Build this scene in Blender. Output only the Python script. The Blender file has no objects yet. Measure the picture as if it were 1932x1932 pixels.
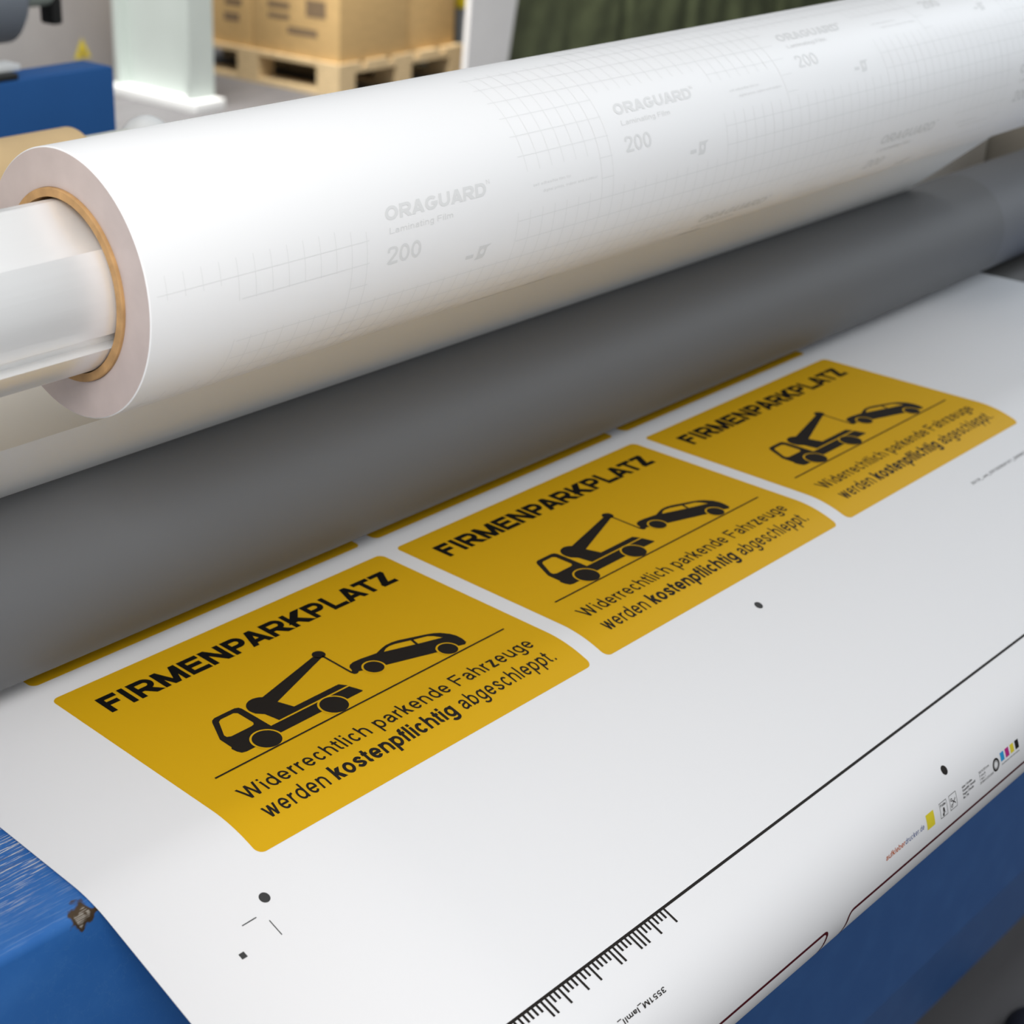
import bpy, bmesh, math, random
from mathutils import Vector, Matrix
random.seed(7)
C = bpy.context.scene.collection
SC = bpy.context.scene

# ---------------------------------------------------------------- scale and place
S = 0.445            # one layout unit in metres (camera height above the table = 1 unit)
TH = 0.90            # table height above the floor in metres
FZ = -TH / S         # floor in layout units
def W(p): return Vector((p[0]*S, p[1]*S, p[2]*S + TH))

# ---------------------------------------------------------------- camera
F_PX, PX, PITCH, YAW = 2995.95, 600.0, 0.4449, 0.7543
cam_d = bpy.data.cameras.new('camera'); cam = bpy.data.objects.new('camera', cam_d); C.objects.link(cam)
cp, sp, cy, sy = math.cos(PITCH), math.sin(PITCH), math.cos(YAW), math.sin(YAW)
fwd = Vector((sy*cp, cy*cp, -sp)); right = Vector((cy, -sy, 0)); up = right.cross(fwd)
M = Matrix((right, up, -fwd)).transposed().to_4x4(); M.translation = W((0, 0, 1))
cam.matrix_world = M
cam_d.sensor_width = 36.0; cam_d.lens = F_PX/1932*36.0
cam_d.shift_x = (966.0-PX)/1932
cam_d.clip_start = 0.02
cam_d.dof.use_dof = True; cam_d.dof.focus_distance = 0.775; cam_d.dof.aperture_fstop = 12.0
SC.camera = cam

# ---------------------------------------------------------------- world, lights, exposure
wd = bpy.data.worlds.new('hall_light'); SC.world = wd; wd.use_nodes = True
bg = wd.node_tree.nodes['Background']; bg.inputs[0].default_value = (0.92, 0.96, 1.0, 1)
# bright hall ceiling overhead, dimmer walls towards the horizon
_nt = wd.node_tree; _tc = _nt.nodes.new('ShaderNodeTexCoord'); _sx = _nt.nodes.new('ShaderNodeSeparateXYZ'); _mr = _nt.nodes.new('ShaderNodeMapRange')
_nt.links.new(_tc.outputs['Generated'], _sx.inputs[0]); _nt.links.new(_sx.outputs['Z'], _mr.inputs[0])
_mr.inputs[1].default_value = 0.1; _mr.inputs[2].default_value = 0.95; _mr.inputs[3].default_value = 0.25; _mr.inputs[4].default_value = 0.32
_nt.links.new(_mr.outputs[0], bg.inputs[1])
def area(name, loc, target, size, size_y, power, col):
    l = bpy.data.lights.new(name, 'AREA'); l.shape = 'RECTANGLE'; l.size = size; l.size_y = size_y
    l.energy = power; l.color = col
    o = bpy.data.objects.new(name, l); C.objects.link(o); o.location = loc
    o.rotation_euler = (Vector(target)-Vector(loc)).to_track_quat('-Z', 'Y').to_euler()
    return o
area('front_light', (-0.25, -0.05, 1.80), (0.5, 0.5, 1.05), 0.5, 0.5, 9.3, (1.0, 0.985, 0.97))
area('front_light', (-0.10, -0.6, 1.30), (0.45, 0.5, 1.1), 0.6, 0.4, 3.3, (1.0, 0.975, 0.955))  # added low fill to brighten the roll's front and underside
area('overhead_light', (0.6, 0.45, 3.2), (0.6, 0.5, 0.9), 2.0, 1.6, 3, (1.0, 0.985, 0.97))
area('overhead_light', (0.6, 1.35, 3.0), (0.75, 0.6, 1.1), 1.4, 0.8, 9, (1.0, 0.985, 0.97))  # added to brighten the top of the roll, no known fitting
area('cool_side_light', (3.2, 0.3, 2.4), (1.2, 0.6, 1.0), 0.9, 0.9, 11, (0.86, 0.93, 1.0))
area('cool_side_light', (2.6, -0.6, 2.0), (0.9, 0.5, 1.0), 1.2, 1.2, 5, (0.86, 0.93, 1.0))  # added cool fill to lift the sheet near the roller
area('cool_side_light', (2.5, -0.3, 1.62), (1.2, 0.6, 1.0), 0.8, 0.8, 4.5, (0.84, 0.92, 1.0))  # added low cool fill for the roll's right end and nearby sheet
area('overhead_light', (3.3, 4.6, 4.6), (4.9, 4.9, 0), 3.0, 3.0, 255, (1.0, 0.98, 0.95)).data.spread = math.radians(100)  # added to brighten the background, spread narrowed to miss the laminator
SC.view_settings.view_transform = 'Standard'
SC.view_settings.look = 'None'
SC.view_settings.exposure = 0.0
SC.view_settings.gamma = 1.0
SC.view_settings.use_curve_mapping = False

# ---------------------------------------------------------------- materials
def mat(name, col, rough=0.5, metal=0.0, spec=0.5, noise=None, bump=None):
    m = bpy.data.materials.new(name); m.use_nodes = True
    nt = m.node_tree; b = nt.nodes['Principled BSDF']
    b.inputs['Base Color'].default_value = (*col, 1); b.inputs['Roughness'].default_value = rough
    b.inputs['Metallic'].default_value = metal; b.inputs['Specular IOR Level'].default_value = spec
    tc = nt.nodes.new('ShaderNodeTexCoord')
    def nz(scale, stretch):
        mp = nt.nodes.new('ShaderNodeMapping'); mp.inputs['Scale'].default_value = stretch
        nt.links.new(tc.outputs['Object'], mp.inputs[0])
        n = nt.nodes.new('ShaderNodeTexNoise'); n.inputs['Scale'].default_value = scale; n.inputs['Detail'].default_value = 4
        nt.links.new(mp.outputs[0], n.inputs['Vector']); return n
    if noise:
        scale, amt, stretch = noise
        n = nz(scale, stretch); r = nt.nodes.new('ShaderNodeValToRGB')
        r.color_ramp.elements[0].position = 0.3; r.color_ramp.elements[1].position = 0.7
        r.color_ramp.elements[0].color = (*[c*(1-amt) for c in col], 1); r.color_ramp.elements[1].color = (*[min(1, c*(1+amt)) for c in col], 1)
        nt.links.new(n.outputs['Fac'], r.inputs[0]); nt.links.new(r.outputs[0], b.inputs['Base Color'])
    if bump:
        scale, st, stretch = bump
        n = nz(scale, stretch); bp = nt.nodes.new('ShaderNodeBump'); bp.inputs['Strength'].default_value = st; bp.inputs['Distance'].default_value = 0.002
        nt.links.new(n.outputs['Fac'], bp.inputs['Height']); nt.links.new(bp.outputs[0], b.inputs['Normal'])
    return m
def srgb(h):
    v = [int(h[i:i+2], 16)/255 for i in (0, 2, 4)]
    return tuple(c/12.92 if c <= 0.04045 else ((c+0.055)/1.055)**2.4 for c in v)
O3 = (1, 1, 1)
M_white = mat('white_vinyl', (0.765, 0.765, 0.775), 0.7, spec=0.2)
M_yellow = mat('yellow_ink', (0.655, 0.375, 0.0055), 0.55, spec=0.15)
M_black = mat('black_ink', (0.016, 0.013, 0.011), 0.6, spec=0.12)
M_headblack = mat('heading_ink', (0.006, 0.006, 0.006), 0.6, spec=0.08)
M_greyink = mat('grey_ink', (0.05, 0.05, 0.05), 0.6, spec=0.12)
M_midgrey = mat('mid_grey_ink', (0.35, 0.35, 0.35), 0.5)
M_darkred = mat('dark_red_ink', (0.075, 0.004, 0.009), 0.6, spec=0.1)
M_orange = mat('red_orange_ink', (0.50, 0.13, 0.05), 0.5)
M_bluegrey = mat('blue_grey_ink', (0.11, 0.14, 0.30), 0.5)
M_cyan = mat('cyan_ink', (0.01, 0.30, 0.62), 0.5)
M_magenta = mat('magenta_ink', (0.45, 0.005, 0.20), 0.5)
M_yel2 = mat('process_yellow_ink', (0.72, 0.60, 0.02), 0.5)
M_roll = mat('release_paper', (0.93, 0.93, 0.93), 0.45, spec=0.4)
M_edge = mat('film_edge', (0.60, 0.505, 0.475), 0.5, noise=(60, 0.05, O3))
M_print = mat('pale_grey_print', (0.78, 0.785, 0.78), 0.45, spec=0.4)
M_print2 = mat('pale_grid_print', (0.84, 0.845, 0.84), 0.45, spec=0.4)
M_card = mat('cardboard_core', (0.50, 0.29, 0.12), 0.8, noise=(120, 0.18, O3))
M_alu = mat('brushed_aluminium', (0.92, 0.925, 0.92), 0.32, metal=0.45, bump=(300, 0.08, (0.02, 1, 1)))
M_rubber = mat('grey_silicone', (0.135, 0.138, 0.143), 0.58, spec=0.4, noise=(3, 0.06, (0.3, 1, 1)))
M_rubber2 = mat('grey_collar', (0.15, 0.155, 0.165), 0.6)
M_dark = mat('dark_rubber', (0.07, 0.068, 0.066), 0.5)
M_guide = mat('guide_metal', (0.90, 0.90, 0.88), 0.4, spec=0.5)
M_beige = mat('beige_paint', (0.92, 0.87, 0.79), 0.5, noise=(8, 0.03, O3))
M_beigedark = mat('shaded_beige_paint', (0.50, 0.46, 0.39), 0.5, noise=(8, 0.04, O3))  # darker copy of beige_paint, the housing's shade put into the colour
M_blueback = mat('blue_enamel', (0.022, 0.115, 0.35), 0.6, spec=0.2, noise=(6, 0.08, O3))
M_floor = mat('floor_concrete', (0.135, 0.13, 0.133), 0.55, noise=(2.2, 0.16, (1, 6, 1)))
M_wall = mat('wall_paint', (0.55, 0.55, 0.53), 0.8, noise=(3, 0.03, O3))
M_colm = mat('pale_green_steel', (0.48, 0.53, 0.50), 0.5, noise=(5, 0.03, O3))
M_cab = mat('grey_cabinet', (0.36, 0.345, 0.34), 0.5, noise=(4, 0.05, O3))
M_box = mat('corrugated_card', (0.60, 0.40, 0.17), 0.8, noise=(14, 0.07, (1, 1, 4)))
M_boxink = mat('carton_print', (0.20, 0.135, 0.075), 0.8)
M_wood = mat('pallet_wood', (0.60, 0.45, 0.25), 0.75, noise=(22, 0.18, (1, 1, 8)))
M_tube = mat('kraft_tube', (0.70, 0.50, 0.26), 0.7, noise=(20, 0.06, O3))
M_pale = mat('pale_plastic', (0.72, 0.73, 0.66), 0.4)
M_whitepl = mat('white_plastic', (0.82, 0.83, 0.82), 0.4)
M_board = mat('white_board', (0.74, 0.74, 0.74), 0.5, noise=(3, 0.05, O3))
M_gpost = mat('grey_post', (0.20, 0.225, 0.25), 0.5)
M_warn = mat('warning_yellow', (0.62, 0.50, 0.02), 0.5)
M_steelroll = mat('grey_blue_steel', (0.24, 0.265, 0.30), 0.45)
M_boss = mat('green_grey_steel', (0.45, 0.51, 0.45), 0.45)
M_blackpl = mat('black_plastic', (0.015, 0.015, 0.014), 0.5)
M_navy = mat('navy_rubber', (0.012, 0.014, 0.028), 0.6)

# green tarpaulin: blotchy
M_green = mat('green_tarp', (0.11, 0.13, 0.062), 0.5, noise=(9, 0.25, (1, 1, 1)), bump=(14, 0.5, O3))

# worn blue enamel: scratches along the machine, bare spots and a rusty chip at the folded edge
def blue_worn():
    m = mat('worn_blue_enamel', (0.035, 0.135, 0.36), 0.36, spec=0.35)
    nt = m.node_tree; b = nt.nodes['Principled BSDF']; L = nt.links
    g = nt.nodes.new('ShaderNodeNewGeometry')
    def noise(scale, stretch, detail=5, rough=0.6):
        mp = nt.nodes.new('ShaderNodeMapping'); mp.inputs['Scale'].default_value = stretch
        L.new(g.outputs['Position'], mp.inputs[0])
        n = nt.nodes.new('ShaderNodeTexNoise'); n.inputs['Scale'].default_value = scale
        n.inputs['Detail'].default_value = detail; n.inputs['Roughness'].default_value = rough
        L.new(mp.outputs[0], n.inputs['Vector']); return n.outputs['Fac']
    def ramp(src, a, b_):
        r = nt.nodes.new('ShaderNodeMapRange'); r.inputs[1].default_value = a; r.inputs[2].default_value = b_
        L.new(src, r.inputs[0]); return r.outputs[0]
    def mul(a, b_):
        n = nt.nodes.new('ShaderNodeMath'); n.operation = 'MULTIPLY'; L.new(a, n.inputs[0])
        if isinstance(b_, float): n.inputs[1].default_value = b_
        else: L.new(b_, n.inputs[1])
        return n.outputs[0]
    def mix(fac, a, col):
        n = nt.nodes.new('ShaderNodeMix'); n.data_type = 'RGBA'; L.new(fac, n.inputs['Factor'])
        if isinstance(a, tuple): n.inputs['A'].default_value = (*a, 1)
        else: L.new(a, n.inputs['A'])
        n.inputs['B'].default_value = (*col, 1); return n.outputs['Result']
    sep = nt.nodes.new('ShaderNodeSeparateXYZ'); L.new(g.outputs['Position'], sep.inputs[0])
    nrm = nt.nodes.new('ShaderNodeSeparateXYZ'); L.new(g.outputs['Normal'], nrm.inputs[0])
    top = ramp(nrm.outputs['Z'], 0.6, 0.9)
    mottled = noise(30, (1, 1, 1))
    col = mix(mul(ramp(mottled, 0.45, 0.8), 0.45), (0.024, 0.120, 0.37), (0.05, 0.18, 0.47))
    fine = noise(1700, (0.03, 1, 1), 3)
    col = mix(mul(mul(ramp(fine, 0.55, 0.72), top), 0.55), col, (0.22, 0.33, 0.50))
    patch = noise(45, (0.5, 1, 1))
    back = ramp(sep.outputs['Y'], 1.06*S, 1.17*S)       # worst wear lies towards the rollers
    hard = noise(1300, (0.045, 1, 1), 4)
    amt = mul(mul(mul(ramp(hard, 0.56, 0.62), ramp(patch, 0.36, 0.56)), top), back)
    col = mix(amt, col, (0.68, 0.66, 0.60))
    dirt = mul(mul(mul(ramp(noise(260, (0.1, 1, 1), 4), 0.50, 0.62), ramp(noise(38, (1, 1, 1)), 0.48, 0.62)), top), ramp(sep.outputs['Y'], 1.09*S, 1.2*S))
    col = mix(mul(dirt, 0.75), col, (0.10, 0.06, 0.03))
    # pale thread-like scuffs on the front face
    web = nt.nodes.new('ShaderNodeTexVoronoi'); web.feature = 'DISTANCE_TO_EDGE'; web.inputs['Scale'].default_value = 90
    wmap = nt.nodes.new('ShaderNodeVectorMath'); wmap.operation = 'ADD'
    nv = nt.nodes.new('ShaderNodeTexNoise'); nv.inputs['Scale'].default_value = 150; L.new(g.outputs['Position'], nv.inputs['Vector'])
    sc = nt.nodes.new('ShaderNodeVectorMath'); sc.operation = 'SCALE'; sc.inputs['Scale'].default_value = 0.016
    L.new(nv.outputs['Color'], sc.inputs[0]); L.new(g.outputs['Position'], wmap.inputs[0]); L.new(sc.outputs[0], wmap.inputs[1])
    L.new(wmap.outputs[0], web.inputs['Vector'])
    thr = ramp(web.outputs['Distance'], 0.018, 0.0)
    near = nt.nodes.new('ShaderNodeVectorMath'); near.operation = 'DISTANCE'
    L.new(g.outputs['Position'], near.inputs[0]); near.inputs[1].default_value = W((0.66, 1.04, -0.10))
    close = ramp(near.outputs['Value'], 0.075, 0.02)
    col = mix(mul(mul(thr, close), 0.16), col, (0.12, 0.26, 0.48))
    # the chip
    chip = nt.nodes.new('ShaderNodeVectorMath'); chip.operation = 'DISTANCE'
    L.new(wmap.outputs[0], chip.inputs[0]); chip.inputs[1].default_value = W((0.664, 1.040, -0.010)) + Vector((0.008, 0.008, 0.008))
    col = mix(ramp(chip.outputs['Value'], 0.0070, 0.0054), col, (0.055, 0.035, 0.018))
    col = mix(mul(ramp(chip.outputs['Value'], 0.0040, 0.0027), ramp(fine, 0.42, 0.6)), col, (0.40, 0.37, 0.32))
    L.new(col, b.inputs['Base Color'])
    bp = nt.nodes.new('ShaderNodeBump'); bp.inputs['Strength'].default_value = 0.25; bp.inputs['Distance'].default_value = 0.0006
    L.new(mul(fine, top), bp.inputs['Height']); L.new(bp.outputs[0], b.inputs['Normal'])
    return m
M_blue = blue_worn()

# ---------------------------------------------------------------- mesh helpers (layout units in, metres out)
def link(name, me, mats, parent=None, **tags):
    o = bpy.data.objects.new(name, me); C.objects.link(o)
    for m in (mats if isinstance(mats, (list, tuple)) else [mats]): me.materials.append(m)
    if parent is None:
        xs = [v.co for v in me.vertices]
        lo = Vector((min(v.x for v in xs), min(v.y for v in xs), min(v.z for v in xs))); hi = Vector((max(v.x for v in xs), max(v.y for v in xs), max(v.z for v in xs)))
        o0 = Vector(((lo.x+hi.x)/2, (lo.y+hi.y)/2, lo.z))
        me.transform(Matrix.Translation(-o0)); o.location = o0
    else:
        o.parent = parent
        off = Vector(); q = parent
        while q is not None: off += q.location; q = q.parent
        me.transform(Matrix.Translation(-off))
    for k, v in tags.items(): o[k] = v
    return o
def empty(name, loc, label, category, group=None):
    o = bpy.data.objects.new(name, None); C.objects.link(o); o.location = W(loc); o.empty_display_size = 0.05
    o['label'] = label; o['category'] = category
    if group: o['group'] = group
    return o
def from_bm(name, bm, mats, parent=None, smooth=None, **tags):
    for v in bm.verts: v.co = W(v.co)
    me = bpy.data.meshes.new(name); bm.normal_update(); bm.to_mesh(me); bm.free()
    if smooth is not None:
        for p in me.polygons: p.use_smooth = True
        me.set_sharp_from_angle(angle=math.radians(smooth))
    return link(name, me, mats, parent, **tags)
def box_bm(bm, lo, hi, bev=0.0, mi=0):
    vs = [bm.verts.new((x, y, z)) for x in (lo[0], hi[0]) for y in (lo[1], hi[1]) for z in (lo[2], hi[2])]
    fs = [bm.faces.new([vs[i] for i in f]) for f in ((0,1,3,2),(4,6,7,5),(0,4,5,1),(2,3,7,6),(0,2,6,4),(1,5,7,3))]
    for f in fs: f.material_index = mi
    if bev:
        es = list({e for f in fs for e in f.edges})
        bmesh.ops.bevel(bm, geom=es, offset=bev, segments=2, affect='EDGES', profile=0.6)
    return vs
def box(name, lo, hi, m, parent=None, bev=0.0, **tags):
    bm = bmesh.new(); box_bm(bm, lo, hi, bev); return from_bm(name, bm, m, parent, 40, **tags)
def prism_x(bm, prof, x0, x1, mi=0, cap=True, cap_mi=None):
    n = len(prof)
    a = [bm.verts.new((x0, y, z)) for y, z in prof]; b = [bm.verts.new((x1, y, z)) for y, z in prof]
    for i in range(n):
        j = (i+1) % n; f = bm.faces.new((a[i], a[j], b[j], b[i])); f.material_index = mi
    if cap:
        f = bm.faces.new(a[::-1]); f.material_index = mi if cap_mi is None else cap_mi
        f = bm.faces.new(b); f.material_index = mi if cap_mi is None else cap_mi
def ring(c, r, n=128): return [(c[0]+r*math.cos(2*math.pi*i/n), c[1]+r*math.sin(2*math.pi*i/n)) for i in range(n)]
def tube_x(bm, c, ro, ri, x0, x1, n=128, mi=0, end_mi=0, inner_mi=0, cham=0.0):
    R = []
    for x, r in ((x0, ri), (x0, ro-cham), (x0+cham, ro), (x1-cham, ro), (x1, ro-cham), (x1, ri)):
        R.append([bm.verts.new((x, y, z)) for y, z in ring(c, r, n)])
    for k in range(6):
        A, B = R[k], R[(k+1) % 6]
        m_ = (end_mi, mi, mi, mi, end_mi, inner_mi)[k]
        for i in range(n):
            j = (i+1) % n; f = bm.faces.new((A[i], A[j], B[j], B[i])); f.material_index = m_
    bmesh.ops.recalc_face_normals(bm, faces=bm.faces)
def cyl_x(bm, c, r, x0, x1, n=96, mi=0, bev=0.0):
    prof = [(x0, r-bev), (x0+bev, r), (x1-bev, r), (x1, r-bev)] if bev else [(x0, r), (x1, r)]
    R = [[bm.verts.new((x, y, z)) for y, z in ring(c, rr, n)] for x, rr in prof]
    for A, B in zip(R[:-1], R[1:]):
        for i in range(n):
            j = (i+1) % n; f = bm.faces.new((A[i], A[j], B[j], B[i])); f.material_index = mi
    f = bm.faces.new(R[0][::-1]); f.material_index = mi; f = bm.faces.new(R[-1]); f.material_index = mi
    bmesh.ops.recalc_face_normals(bm, faces=bm.faces)

# flat artwork: everything is drawn in 2-D and then laid on the curved sheet or on the roll
def shape_bm(loops, mi=0):
    """filled polygons with holes (even-odd), each loop a list of 2-D points"""
    cu = bpy.data.curves.new('tmp', 'CURVE'); cu.dimensions = '2D'; cu.fill_mode = 'BOTH'
    for lp in loops:
        s = cu.splines.new('POLY'); s.points.add(len(lp)-1); s.use_cyclic_u = True
        for p, q in zip(s.points, lp): p.co = (q[0], q[1], 0, 1)
    return curve_bm(cu)
def curve_bm(cu):
    o = bpy.data.objects.new('tmp', cu); C.objects.link(o)
    bpy.context.view_layer.update()
    me = o.evaluated_get(bpy.context.evaluated_depsgraph_get()).to_mesh()
    bm = bmesh.new(); bm.from_mesh(me)
    o.evaluated_get(bpy.context.evaluated_depsgraph_get()).to_mesh_clear()
    bpy.data.objects.remove(o); bpy.data.curves.remove(cu)
    bmesh.ops.remove_doubles(bm, verts=bm.verts, dist=1e-7)
    return bm
# lettering: a plain grotesque drawn from strokes (cap height 1, x-height 0.73)
XH = 0.73
WID = dict(W=1.30, i=.31, d=.76, e=.76, r=.46, c=.70, h=.76, t=.39, l=.31, p=.76, a=.76, k=.70, n=.76, F=.84, z=.70, u=.76, g=.76, w=1.0, o=.76, s=.70, f=.39, b=.76, m=1.14,
           I=.39, R=1.0, M=1.16, E=.92, N=1.0, P=.92, A=.97, K=1.0, L=.84, T=.86, Z=.86, O=1.08, G=1.08, U=1.0, D=1.0, j=.31)
WID.update({'.': .39, ' ': .37, '_': .70, ',': .39, '/': .42, '-': .46})
for _c in '0123456789': WID[_c] = .77
def ea(cx, cy_, rx, ry, a0, a1, n=18): return [(cx+rx*math.cos(math.radians(a0+(a1-a0)*k/n)), cy_+ry*math.sin(math.radians(a0+(a1-a0)*k/n))) for k in range(n+1)]
def smooth_pts(pts, n=7):
    out = []
    for i in range(len(pts)-1):
        p0, p1, p2, p3 = pts[max(i-1, 0)], pts[i], pts[i+1], pts[min(i+2, len(pts)-1)]
        for k in range(n):
            t = k/n
            out.append(tuple(0.5*(2*p1[j]+(p2[j]-p0[j])*t+(2*p0[j]-5*p1[j]+4*p2[j]-p3[j])*t*t+(3*p1[j]-p0[j]-3*p2[j]+p3[j])*t**3) for j in (0, 1)))
    return out+[pts[-1]]
def glyph(ch, t):
    w = WID.get(ch, .76); sb = .085 if t < .15 else .055; h = t/2; l, r_ = sb+h, w-sb-h; X = XH; m = w/2
    R_, Pq = [], []          # ribbons (points, closed) and flat-cut diagonals
    def st(x, y0, y1): R_.append(([(x, y0), (x, y1)], False))
    def hb(y, x0, x1): R_.append(([(x0, y), (x1, y)], False))
    def dg(x0, y0, x1, y1, k=1.12): Pq.append((x0, y0, x1, y1, t*k))
    bx, by = (r_-l)/2, (X-t)/2+.008
    if ch in 'odbpqgec':
        c_ = (m, X/2)
        if ch == 'e':
            R_.append((ea(m, X/2, bx, by, 0, 322, 40), False)); hb(X/2-.01, l, r_+h*.6)
        elif ch == 'c': R_.append((ea(m, X/2, bx, by, 38, 322, 36), False))
        else: R_.append((ea(m, X/2, bx, by, 0, 360, 44)[:-1], True))
        if ch == 'd': st(r_, 0, 1)
        if ch == 'b': st(l, 0, 1)
        if ch == 'p': st(l, -.29, X)
        if ch == 'g':
            R_.append(([(r_, X), (r_, -.06)]+ea(m, -.06, bx, .24-h, 0, -165, 20), False))
    elif ch in 'hnm':
        st(l, 0, 1 if ch == 'h' else X)
        xs = [l, r_] if ch != 'm' else [l, m, r_]
        for p, q in zip(xs[:-1], xs[1:]):
            rx = (q-p)/2; ry = .26
            R_.append((ea((p+q)/2, X-h-ry, rx, ry, 175, 0, 20)+[(q, 0)], False))
    elif ch == 'u':
        st(r_, 0, X); R_.append(([(l, X)]+ea(m, h+.26, bx, .26, 180, 355, 20), False))
    elif ch == 'r':
        st(l, 0, X); R_.append((ea(l+.25, X-h-.28, .25, .28, 178, 88, 12), False))
    elif ch == 't': R_.append(([(m-.02, .92), (m-.02, .16)]+ea(m+.12, .16, .14, .16-h, 180, 275, 10), False)); hb(X-h*.9, .02, w-.02)
    elif ch == 'f': R_.append(([(m-.02, 0), (m-.02, .84)]+ea(m+.12, .84, .14, .16-h, 180, 85, 10), False)); hb(X-h*.9, .02, w-.02)
    elif ch == 'l': st(m, 0, 1)
    elif ch == 'i': st(m, 0, X); st(m, 1-t*1.05, 1)
    elif ch == '.': st(m, 0, t*1.05)
    elif ch == '_': hb(-.2, 0, w)
    elif ch == 'k': st(l, 0, 1); dg(l+h*.6, .24, r_-.02, X, 1.3); dg(l+.17, .40, r_, 0, 1.25)
    elif ch == 'a':
        R_.append((ea(m-.01, X-h-.20, bx*.92, .20, 165, 0, 18)+[(m-.01+bx*.92, .12), (m-.01+bx*.92+.05, .03)], False))
        q = m-.01+bx*.92
        R_.append((smooth_pts([(q, .44), (q-.12, .415), (l+.10, .355), (l+.005, .21), (l+.075, h+.012), (m-.06, h-.006), (q-.09, .12), (q, .24)], 6), False))
    elif ch == 's':
        R_.append((smooth_pts([(r_-.01, X*.70), (r_-.09, X-h-.03), (m, X-h+.008), (l+.06, X-h-.045), (l+.02, X*.71), (l+.10, X*.575), (m, X*.50), (r_-.08, X*.415), (r_, X*.27), (r_-.06, h+.04), (m, h-.008), (l+.07, h+.035), (l-.015, X*.29)], 6), False))
    elif ch == 'z': hb(X-h, l-h*.4, r_+h*.4); hb(h, l-h*.6, r_+h*.6); dg(l+h*.2, h, r_-h*.2, X-h, 1.35)
    elif ch in 'wW':
        H = X if ch == 'w' else 1; xs = [l-.02, l+(r_-l)*.26, m, l+(r_-l)*.74, r_+.02]
        for k in range(4): dg(xs[k], H if k % 2 == 0 else 0, xs[k+1], 0 if k % 2 == 0 else H, 1.08)
    elif ch in 'FELIT':
        if ch == 'T': st(m, 0, 1); hb(1-h, .03, w-.03)
        elif ch == 'I': st(m, 0, 1)
        else:
            st(l, 0, 1)
            if ch in 'FE': hb(1-h, l-h, r_+h); hb(.52, l, r_+h*.2)
            if ch in 'EL': hb(h, l-h, r_+h*1.3)
    elif ch in 'PRD':
        st(l, 0, 1)
        if ch == 'D': yb, yt = h, 1-h
        else: yb, yt = .44, 1-h
        ry = (yt-yb)/2; cx_ = r_-ry*(1.0 if ch != 'D' else .85); rx = r_-cx_
        R_.append(([(l, yb), (cx_, yb)]+ea(cx_, (yb+yt)/2, rx, ry, -90, 90, 22)+[(l, yt)], False))
        if ch == 'R': dg(m-.02, .44, r_+.02, 0, 1.2)
    elif ch == 'N': st(l, 0, 1); st(r_, 0, 1); dg(l, 1, r_, 0, 1.1)
    elif ch == 'M': st(l, 0, 1); st(r_, 0, 1); dg(l+.01, 1, m, 0, 1.05); dg(r_-.01, 1, m, 0, 1.05)
    elif ch == 'A': dg(h+.02, 0, m, 1, 1.08); dg(w-h-.02, 0, m, 1, 1.08); hb(.28, w*.2, w*.8)
    elif ch == 'K': st(l, 0, 1); dg(l, .28, r_, 1, 1.35); dg(l+.22, .52, r_+.02, 0, 1.3)
    elif ch == 'Z': hb(1-h, l-h, r_+h); hb(h, l-h, r_+h); dg(l+h*.3, h, r_-h*.3, 1-h, 1.4)
    elif ch == 'O': R_.append((ea(m, .5, r_-m, .5-h, 0, 360, 48)[:-1], True))
    elif ch == 'G': R_.append((ea(m, .5, r_-m, .5-h, 42, 350, 40)+[(r_, .46)], False)); hb(.46, m, r_+h)
    elif ch == 'U': R_.append(([(l, 1)]+ea(m, h+.34, r_-m, .34, 180, 360, 22)+[(r_, 1)], False))
    elif ch == '0': R_.append((ea(m, .5, r_-m, .5-h, 0, 360, 40)[:-1], True))
    elif ch == '1': st(m+.08, 0, 1); dg(m-.18, .74, m+.08, .98, 1.1)
    elif ch == '2': R_.append((smooth_pts([(l, .68), (l+.04, .88), (m, 1-h), (r_-.03, .86), (r_-.02, .64), (m, .36), (l+.03, .12), (l, h)], 6), False)); hb(h, l-h*.4, r_+h)
    elif ch == '3': R_.append((smooth_pts([(l, .74), (l+.08, .92), (m, 1-h), (r_-.06, .90), (r_-.04, .66), (m, .53), (r_-.04, .44), (r_, .24), (m+.08, h+.01), (l+.1, .07), (l, .26)], 6), False))
    elif ch == '4': st(r_-.13, 0, 1); dg(l, .26, r_-.13, .98, 1.2); hb(.26, l-h, r_+h)
    elif ch == '5': hb(1-h, l+.06, r_); st(l+.07, .48, 1); R_.append((ea(m-.02, .32, r_-m+.02, .32-h, 135, -150, 24), False))
    elif ch == '6': R_.append((ea(m, .31, r_-m, .31-h, 0, 360, 30)[:-1], True)); R_.append((smooth_pts([(r_, .82), (m, 1-h), (l+.04, .75), (l, .4)], 6), False))
    elif ch == '7': hb(1-h, l-h, r_+h); dg(l+.14, 0, r_, 1-h, 1.2)
    elif ch == '8': R_.append((ea(m, .27, r_-m, .27-h, 0, 360, 28)[:-1], True)); R_.append((ea(m, .75, (r_-m)*.86, .25-h, 0, 360, 28)[:-1], True))
    elif ch == '9': R_.append((ea(m, .69, r_-m, .31-h, 0, 360, 30)[:-1], True)); R_.append((smooth_pts([(l, .18), (m, h), (r_-.04, .25), (r_, .6)], 6), False))
    elif ch == '/': dg(.08, 0, w-.08, 1, 1.0)
    elif ch == ',': st(m, -.12, t)
    elif ch == '-': hb(.36, .05, w-.05)
    return w, R_, Pq
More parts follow.
